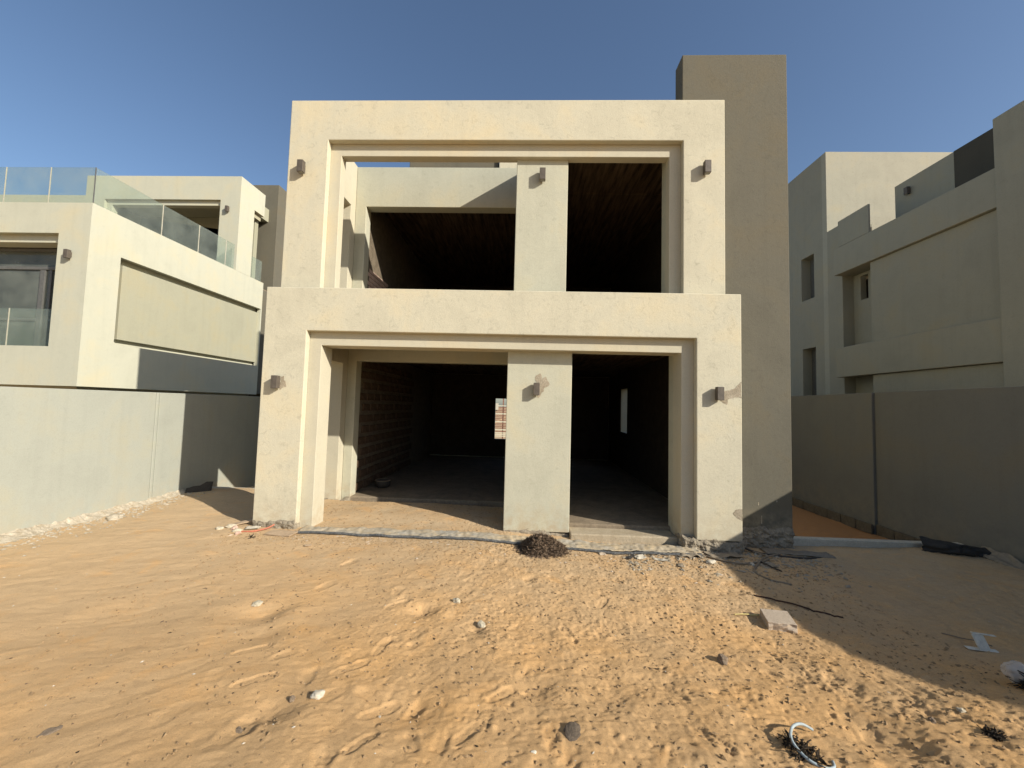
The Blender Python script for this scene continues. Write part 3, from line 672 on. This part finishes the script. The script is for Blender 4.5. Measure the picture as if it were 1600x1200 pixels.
tube('cable', [(3.52, 6.78, 0.05), (3.60, 6.6, 0.02), (3.72, 6.36, 0.015), (3.66, 6.2, 0.01), (3.45, 6.08, 0.01), (3.2, 6.02, 0.01), (2.95, 6.10, 0.01), (2.72, 6.32, 0.01), (2.5, 6.42, 0.01)], 0.014, M['cable'], 'longest dusty grey cable, curving from the villa corner along its front', 'cable')
tube('cable', [(4.02, 6.48, 0.01), (3.85, 6.38, 0.02), (3.6, 6.2, 0.03), (3.42, 6.02, 0.01), (3.27, 5.85, 0.0), (3.22, 5.7, 0), (3.32, 5.52, 0), (3.5, 5.42, 0)], 0.012, M['cable'], 'grey cable hooking forward into the shaded sand', 'cable')
tube('cable', [(3.5, 6.15, 0.0), (3.52, 5.98, 0.02), (3.62, 5.8, 0.0)], 0.011, M['cable_dark'], 'short dark cable end under the tangle at the corner', 'cable')
tube('conduit', [(3.50, 6.80, 0.30), (3.50, 6.72, 0.10), (3.62, 6.55, 0.02), (3.95, 6.4, 0.0), (4.35, 6.38, 0.0), (4.7, 6.5, -0.02)], 0.018, M['cable_dark'], 'thick black conduit coming out of the corner between frame and fin', 'conduit')
tube('hose', [(-4.05, 6.44, 0.07), (-4.12, 6.36, 0.03), (-4.25, 6.26, 0.01), (-4.42, 6.22, 0.0), (-4.6, 6.25, 0)], 0.013, M['red'], 'faded red hose curling at the left foot of the villa', 'hose')
tube('black_cable', [(4.6, 9.4, 0.005), (5.4, 8.5, 0.005), (6.1, 7.95, 0.005), (6.9, 7.6, 0.01)], 0.012, M['cable_dark'], 'black cable lying on the orange sand of the side passage', 'cable')
zc = gz(1.70, 2.58)+0.012
tube('pipe', [(1.91, 2.77, zc-0.035), (1.83, 2.755, zc+0.008), (1.74, 2.70, zc+0.028), (1.67, 2.61, zc+0.034), (1.655, 2.53, zc+0.030), (1.68, 2.46, zc+0.022), (1.74, 2.425, zc+0.015), (1.80, 2.44, zc+0.010), (1.83, 2.49, zc)], 0.0085, M['pipe'], 'curved blue-grey plastic pipe at the lower right, twigs caught in it', 'pipe', lift=False)
tube('twig', [(4.3, 4.35, 0), (4.42, 4.2, 0.015), (4.55, 4.13, 0)], 0.005, M['cable'], 'thin bent twig in the shade near the right edge', 'twig')

def twigs(name, label, cat, cx, cy, n_, rad, h, mat, seed, ln=0.12, w_=0.004, oval=1.0):
    rnd = random.Random(seed); bm = bmesh.new()
    for _ in range(n_):
        a = rnd.uniform(0, 6.28); q = rad*math.sqrt(rnd.random()); x = cx+q*math.cos(a); y = cy+q*math.sin(a)*oval
        z = gz(x, y)+rnd.uniform(0, h)*(1-q/rad*0.7); d = Vector((rnd.uniform(-1, 1), rnd.uniform(-1, 1), rnd.uniform(-.35, .45))).normalized()
        l = ln*rnd.uniform(0.4, 1.1); ww = w_*rnd.uniform(0.6, 1.5); p = Vector((x, y, z)); s = d.cross(Vector((0, 0, 1))).normalized()*ww; u = d.cross(s).normalized()*ww*0.7
        mid = p+d*l*0.5+Vector((0, 0, rnd.uniform(-.01, .015)))
        rs = []
        for c_ in (p, mid, p+d*l):
            rs.append([bm.verts.new(c_+s), bm.verts.new(c_+u), bm.verts.new(c_-s), bm.verts.new(c_-u)])
        for A, B in zip(rs, rs[1:]):
            for i in range(4): bm.faces.new((A[i], A[(i+1) % 4], B[(i+1) % 4], B[i]))
    return tag(from_bm(name, bm, mat), label, cat)
twigs('twig_bundle', 'small tangle of dry twigs caught inside the curved pipe', 'twigs', 1.70, 2.56, 130, 0.085, 0.045, M['leaf2'], 3, 0.07, 0.004, 1.3)
twigs('twig_bundle', 'small black clump of twigs near the right end of the shadow line', 'twigs', 2.94, 2.68, 90, 0.040, 0.035, M['leaf2'], 4, 0.04, 0.004)
twigs('brushwood', 'dark heap of dead branches with plastic bags at the right edge', 'brushwood', 3.90, 3.10, 800, 0.20, 0.17, M['leaf2'], 5, 0.10, 0.005)
twigs('leaf_scraps', 'dark scraps of leaves in front of the left foot of the villa', 'leaf scraps', -4.1, 5.98, 14, 0.05, 0.02, M['leaf2'], 6, 0.05, 0.005)

# heap of dry curled leaves: a core dome under some thousands of curled chips
rnd = random.Random(5); bm = bmesh.new(); HX, HY = 0.27, 6.12
def heap_z(dx, dy):
    q = math.sqrt((dx/0.37)**2+(dy/0.27)**2); w_ = 1+0.18*math.sin(math.atan2(dy, dx)*3+1)
    return 0.225*max(0, 1-(q/w_)**1.5)
N_ = 26
gridv = [[None]*(N_+1) for _ in range(N_+1)]
for i in range(N_+1):
    for j in range(N_+1):
        dx = (i/N_*2-1)*0.42; dy = (j/N_*2-1)*0.31
        gridv[i][j] = bm.verts.new((HX+dx, HY+dy, -0.075+heap_z(dx, dy)*0.92))
for i in range(N_):
    for j in range(N_): bm.faces.new((gridv[i][j], gridv[i+1][j], gridv[i+1][j+1], gridv[i][j+1]))
for _ in range(3800):
    a = rnd.uniform(0, 6.28); q = math.sqrt(rnd.random())*1.02 if rnd.random() < .93 else rnd.uniform(1, 1.25); dx = 0.37*q*math.cos(a); dy = 0.27*q*math.sin(a)
    z = -0.062+heap_z(dx, dy)+rnd.uniform(-.012, .032); p = Vector((HX+dx, HY+dy, z))
    d = Vector((rnd.uniform(-1, 1), rnd.uniform(-1, 1), rnd.uniform(-.6, .7))).normalized(); s = d.cross(Vector((rnd.uniform(-1, 1), rnd.uniform(-1, 1), 1))).normalized(); u = d.cross(s)
    l = rnd.uniform(0.016, 0.046); w_ = rnd.uniform(0.004, 0.011); c_ = rnd.uniform(0.002, 0.008)
    r1 = [bm.verts.new(p-d*l-s*w_*.5), bm.verts.new(p-s*w_+u*c_), bm.verts.new(p+d*l+u*0)]
    r2 = [bm.verts.new(p-d*l+s*w_*.5), bm.verts.new(p+s*w_+u*c_), bm.verts.new(p+d*l+s*.002)]
    for i in range(2): bm.faces.new((r1[i], r1[i+1], r2[i+1], r2[i]))
o = from_bm('leaf_heap', bm, M['leaf']); tag(o, 'heap of dark brown dry leaves piled in front of the grey pillar', 'leaf heap')

# crumpled sheets
def sheet(name, label, cat, fn, nu, nv, mat, th=0.004, smooth=True):
    bm = bmesh.new(); vs = [[bm.verts.new(fn(i/nu, j/nv)) for j in range(nv+1)] for i in range(nu+1)]
    for i in range(nu):
        for j in range(nv): bm.faces.new((vs[i][j], vs[i+1][j], vs[i+1][j+1], vs[i][j+1]))
    o = from_bm(name, bm, mat, None, smooth=smooth); md = o.modifiers.new('thickness', 'SOLIDIFY'); md.thickness = th; md.offset = 0
    return tag(o, label, cat) if label else o
A1 = lambda v_: np.array([float(v_)])

def mem_path(t):          # front edge of the membrane, left to right
    x = -3.62+t*6.35
    return x, 6.28-0.03*max(0, x+1)+0.035*nz(x*1.1, 1, 5)+0.16*max(0, x-1.4)*0.6
MB = thing('waterproofing_membrane', 'dusty blue-grey membrane strip lying along the front of the villa', 'membrane')
def fn(u, v):
    x, y = mem_path(u); wd = 0.40+0.06*nz(x*2, 7, 8)
    y2 = y+v*wd; z = gz(x, y2)*0.6+ (-0.02-0.02*(x > 0))*0.4 +0.028+0.012*nz(x*5, y2*6, 14)+0.01*nz(x*18, y2*14, 15)
    if v > 0.85: z -= (v-0.85)*0.18
    return (x, y2, z)
o = sheet('membrane_sheet', None, None, fn, 300, 14, M['membrane'], 0.008); o.parent = MB
pts = []
for i in range(60):
    x, y = mem_path(i/59); pts.append((x, y-0.006, 0.012+0.007*nz(x*4, 2, 9)))
o = tube('rolled_edge', pts, 0.021, M['membrane_edge'], None, None, MB, 8, True)
def dist_sheet(cx, cy, sx, sy, rz, amp, seed, lift=0.02, tilt=(0, 0)):
    c_, s_ = math.cos(rz), math.sin(rz)
    def f(u, v):
        a, b_ = (u-0.5)*sx, (v-0.5)*sy; x = cx+a*c_-b_*s_; y = cy+a*s_+b_*c_
        return (x, y, gz(x, y)*0.5+gz(cx, cy)*0.5+lift+a*tilt[0]+b_*tilt[1]+amp*nz(a*6+seed, b_*6, seed))
    return f
sheet('cardboard', 'flat sandy board lying in front of the left foot of the villa', 'board', dist_sheet(-3.78, 6.19, 0.44, 0.20, -0.12, 0.006, 4, 0.02, (0, 0.08)), 10, 6, M['card'], 0.012, False)
sheet('torn_sheet', 'torn grey sheet of felt lying in front of the right frame leg', 'sheet', dist_sheet(2.55, 6.30, 0.42, 0.20, 0.1, 0.035, 8, 0.035), 22, 12, M['tarp2'], 0.005)
sheet('plastic_sheet', 'dusty scrap of grey plastic near the cables in the shade', 'plastic sheet', dist_sheet(3.08, 6.35, 0.5, 0.26, 0.1, 0.02, 9, 0.02), 22, 12, M['tarp2'], 0.003)
sheet('plastic_sheet', 'flat dusty plastic sheet in the shade in front of the fin', 'plastic sheet', dist_sheet(4.35, 6.60, 1.0, 0.24, -0.1, 0.014, 10, 0.014), 24, 8, M['tarp2'], 0.003)
sheet('plank', 'weathered brown plank leaning at the left foot of the villa', 'plank', dist_sheet(-4.62, 6.60, 0.5, 0.10, 0.5, 0.003, 12, 0.05, (0.2, 0.1)), 8, 3, M['card'], 0.015, False)
sheet('paper_scrap', 'pale grey folded scrap beside the red hose', 'scrap', dist_sheet(-4.36, 6.38, 0.20, 0.12, 0.3, 0.02, 13, 0.035), 10, 8, M['kerb'], 0.003)
sheet('black_board', 'small black board stuck upright where the left wall meets the sand mound', 'board', lambda u, v: (-7.15+0.42*u, 8.22+0.2*u+0.05*v, 0.09+0.24*v*(0.35+0.65*u)+0.03*nz(u*4, v*4, 3)), 8, 6, M['tarp'], 0.012)
for q, (x, y, sx, sy, a, m_, lb, nm, ct) in enumerate((
    (1.75, 6.10, 0.16, 0.09, 0.4, 'kerb', 'pale torn paper scrap lying in front of the right opening', 'paper_scrap', 'scrap'),
    (2.02, 6.02, 0.20, 0.06, -0.5, 'kerb', 'long pale scrap lying in front of the right frame leg', 'paper_scrap', 'scrap'),
    (1.60, 6.06, 0.13, 0.05, 0.9, 'tarp', 'thin black rubber scrap beside the pale paper scrap', 'rubber_scrap', 'scrap'),
    (1.20, 6.16, 0.10, 0.07, 0.2, 'paver', 'small beige flake between the leaf heap and the white rock', 'flake', 'flake'),
    (2.25, 5.86, 0.12, 0.07, 1.2, 'tarp2', 'dusty grey flake left of the white stone by the cables', 'flake', 'flake'),
    (3.55, 5.98, 0.22, 0.12, 0.3, 'tarp2', 'dusty curled sheet under the cable hook in the shade', 'sheet_scrap', 'scrap'),
    (-3.1, 5.75, 0.09, 0.05, 0.6, 'card', 'small brown chip of board in front of the membrane, left', 'board_chip', 'chip'))):
    sheet(nm, lb, ct, dist_sheet(x, y, sx, sy, a, 0.022, 30+q, 0.018, (0.10, 0.12)), 9, 6, M[m_], 0.004, False)
# black rubber sheet folded against the right wall
def fn(u, v):
    x = 6.50+0.88*u; y = 6.93-0.12*u-0.14*math.sin(u*2.9)+0.05*nz(u*5, v*3, 4)-0.04*(1-v)
    top = 0.155-0.10*u+0.01*nz(u*6, 1, 6)
    return (x, y-0.10*math.sin(v*2.6), -0.09+(top+0.09)*v)
sheet('rubber_sheet', 'black rubber sheet folded upright against the right wall, by the kerb end', 'rubber sheet', fn, 40, 14, M['tarp'], 0.008)
def fn(u, v):
    y = 6.80-1.9*u; x = 7.41-0.16*v-0.05*math.sin(u*9)+0.03*nz(u*8, v*2, 5)
    return (x, y, gz(x, y)+0.01+0.10*(1-v)**2+0.03*nz(u*9, v*3, 7)+0.02*math.sin(u*14))
sheet('felt_strip', 'crumpled dusty grey strip trailing along the foot of the right wall', 'strip', fn, 60, 8, M['tarp2'], 0.006)

# white H-shaped piece of plastic trunking
WH = thing('plastic_clip', 'white H-shaped plastic clip standing in the shaded sand on the right', 'plastic clip', None, (4.38, 4.03, gz(4.38, 4.03)))
bm = bmesh.new(); add_box(bm, -0.055, 0.055, -0.006, 0.006, 0.008, 0.14); from_bm('web', bm, M['white'], WH, 0.002).rotation_euler = (-0.5, 0, 0.1)
bm = bmesh.new(); add_box(bm, -0.15, 0.10, -0.02, 0.03, 0.003, 0.011); from_bm('flange', bm, M['white'], WH, 0.002).rotation_euler = (0.05, 0.02, -0.15)
bm = bmesh.new(); add_box(bm, -0.06, 0.13, 0.055, 0.082, 0.118, 0.126); from_bm('flange', bm, M['white'], WH, 0.002).rotation_euler = (0.0, 0.04, -0.15)

# plastic bags on the brushwood
for q, (x, y, s) in enumerate(((3.80, 3.28, 0.085), (3.97, 3.27, 0.115))):
    bm = bmesh.new(); bmesh.ops.create_icosphere(bm, subdivisions=4, radius=1)
    for v_ in bm.verts:
        d = 1+0.4*noisy(v_.co, 1.6, 30+q)+0.25*abs(noisy(v_.co, 4, 33+q)); v_.co = Vector((v_.co.x*d*s, v_.co.y*d*s*0.8, v_.co.z*d*s*0.8))
    o = from_bm('plastic_bag', bm, M['film'], smooth=True); o.location = (x, y, gz(x, y)+0.11)
    tag(o, ('crumpled clear plastic bag on the left of the brushwood', 'crumpled clear plastic bag on top of the brushwood at the right edge')[q], 'plastic bag')

# black bucket indoors
BK = thing('bucket', 'black rubber bucket standing in the dark room by its block wall', 'bucket', None, (-3.40, 9.55, 0.088))
bm = bmesh.new(); seg = 24; prof = [(0.0, 0.0), (0.13, 0.0), (0.17, 0.05), (0.18, 0.16), (0.165, 0.165), (0.15, 0.05), (0.0, 0.02)]
rings = [[bm.verts.new((r*math.cos(a*2*math.pi/seg), r*math.sin(a*2*math.pi/seg), z)) for a in range(seg)] if r else [bm.verts.new((0, 0, z))] for r, z in prof]
for A, B in zip(rings, rings[1:]):
    for q in range(seg):
        a0 = A[q % len(A)]; a1 = A[(q+1) % len(A)]; b0 = B[q % len(B)]; b1 = B[(q+1) % len(B)]
        bm.faces.new([x_ for i_, x_ in enumerate((a0, a1, b1, b0)) if x_ not in (a0, a1, b1, b0)[:i_]])
from_bm('bucket_shell', bm, M['tarp'], BK, smooth=True)
bm = bmesh.new(); rr = [[bm.verts.new(((0.18+0.012*math.cos(t*1.571))*math.cos(a*6.2832/seg), (0.18+0.012*math.cos(t*1.571))*math.sin(a*6.2832/seg), 0.165+0.012*math.sin(t*1.571))) for t in range(4)] for a in range(seg)]
for a in range(seg):
    for t in range(4): bm.faces.new((rr[a][t], rr[(a+1) % seg][t], rr[(a+1) % seg][(t+1) % 4], rr[a][(t+1) % 4]))
from_bm('rim', bm, M['cable'], BK, smooth=True)

# pale mortar spilled along the foot of the left wall
bm = bmesh.new(); ny_, nx_ = 420, 16; vs = []
for i in range(ny_+1):
    y = 1.8+(8.3-1.8)*i/ny_; wd = 0.16+0.13*max(0, nz(y*1.3, 0, 3))+0.06*nz(y*6, 1, 4)+0.10*max(0, 1-abs(y-5.4)/1.6); row = []
    for j in range(nx_+1):
        t = j/nx_; x = -7.275+wd*t+0.02*nz(y*12, t*3, 6); h = 0.075*(1-t)**1.3*(1+0.5*nz(y*3, 2, 7))+0.018*abs(nz(x*14, y*14, 8))*(1-t)-0.02*t
        row.append(bm.verts.new((x, y, gz(x, y)+h)))
    vs.append(row)
for i in range(ny_):
    for j in range(nx_): bm.faces.new((vs[i][j], vs[i+1][j], vs[i+1][j+1], vs[i][j+1]))
tag(from_bm('mortar_spill', bm, M['spill']), 'ragged ridge of pale spilled mortar along the foot of the left wall', 'mortar spill')

# scattered bits nobody would count
def scatter(name, label, n_, region, size, mat, seed, flat=0.6):
    r_s = np.random.default_rng(seed); bx = region(r_s, n_); zz = ground_height(bx[:, 0].copy(), bx[:, 1].copy())
    tv = np.array([[1,0,0],[-1,0,0],[0,1,0],[0,-1,0],[0,0,1],[0,0,-1]], float); tf = np.array([[0,2,4],[2,1,4],[1,3,4],[3,0,4],[2,0,5],[1,2,5],[3,1,5],[0,3,5]])
    n_ = len(bx); s = size[0]+(size[1]-size[0])*r_s.random(n_)**3; V_ = tv[None]*(0.6+0.7*r_s.random((n_, 6, 1)))*s[:, None, None]
    V_[:, :, 2] *= flat; a = r_s.random(n_)*6.28; c_, q = np.cos(a)[:, None], np.sin(a)[:, None]; st = 1+r_s.random(n_)[:, None]
    x = V_[:, :, 0]*st; y = V_[:, :, 1].copy(); V_[:, :, 0] = x*c_-y*q; V_[:, :, 1] = x*q+y*c_
    V_ += np.stack([bx[:, 0], bx[:, 1], zz+s*flat*0.25], 1)[:, None, :]
    F = (tf[None]+6*np.arange(n_)[:, None, None]).reshape(-1, 3)
    me = bpy.data.meshes.new(name); me.from_pydata(V_.reshape(-1, 3).tolist(), [], F.tolist()); me.materials.append(mat)
    return tag(link(bpy.data.objects.new(name, me)), label, kind='stuff')
def reg_yard(r, n_):
    y = 2.0+4.6*r.random(n_)**0.8; x = -4.5+8.6*r.random(n_)**0.75; return np.stack([x, y], 1)
def reg_front(r, n_):
    x = -4.6+9.3*r.random(n_); y = 6.25-np.abs(r.normal(0, 0.32, n_)); return np.stack([x, y], 1)
def reg_right(r, n_):
    x = 1.5+3*r.random(n_); y = 6.5-np.abs(r.normal(0, 0.45, n_)); return np.stack([x, y], 1)
def reg_left(r, n_):
    y = 2.5+5.8*r.random(n_); return np.stack([-7.2+np.abs(r.normal(0, 0.28, n_)), y], 1)
def reg_porch(r, n_):
    return np.stack([-3.9+3.5*r.random(n_), 6.6+1.9*r.random(n_)], 1)
def reg_all(r, n_): return np.stack([-7+14*r.random(n_), 2+4.8*r.random(n_)], 1)
scatter('gravel', 'small sandy crumbs strewn over the trampled sand', 12000, reg_yard, (0.0015, 0.015), M['crumb'], 1, 0.8)
scatter('gravel', 'small brown crumbs strewn over the trampled sand', 650, reg_yard, (0.002, 0.012), M['leaf'], 11)
scatter('gravel', 'dark specks of rotted leaves on the sand', 600, reg_yard, (0.002, 0.013), M['leaf2'], 2, 0.3)
scatter('gravel', 'tiny white chips on the sand', 700, reg_all, (0.002, 0.009), M['kerb'], 3)
scatter('gravel', 'mortar crumbs along the front of the villa', 2600, reg_front, (0.003, 0.020), M['crumb'], 4)
scatter('gravel', 'pale mortar crumbs along the front of the villa', 420, reg_front, (0.003, 0.022), M['paver'], 14)
scatter('gravel', 'dirty rubble crumbs by the right corner of the villa', 1100, reg_right, (0.004, 0.035), M['patch'], 5)
scatter('gravel', 'pale plaster crumbs along the left wall', 2600, reg_left, (0.003, 0.028), M['spill'], 6)
scatter('gravel', 'crumbs on the dusty porch floor', 1500, reg_porch, (0.003, 0.02), M['crumb'], 7)
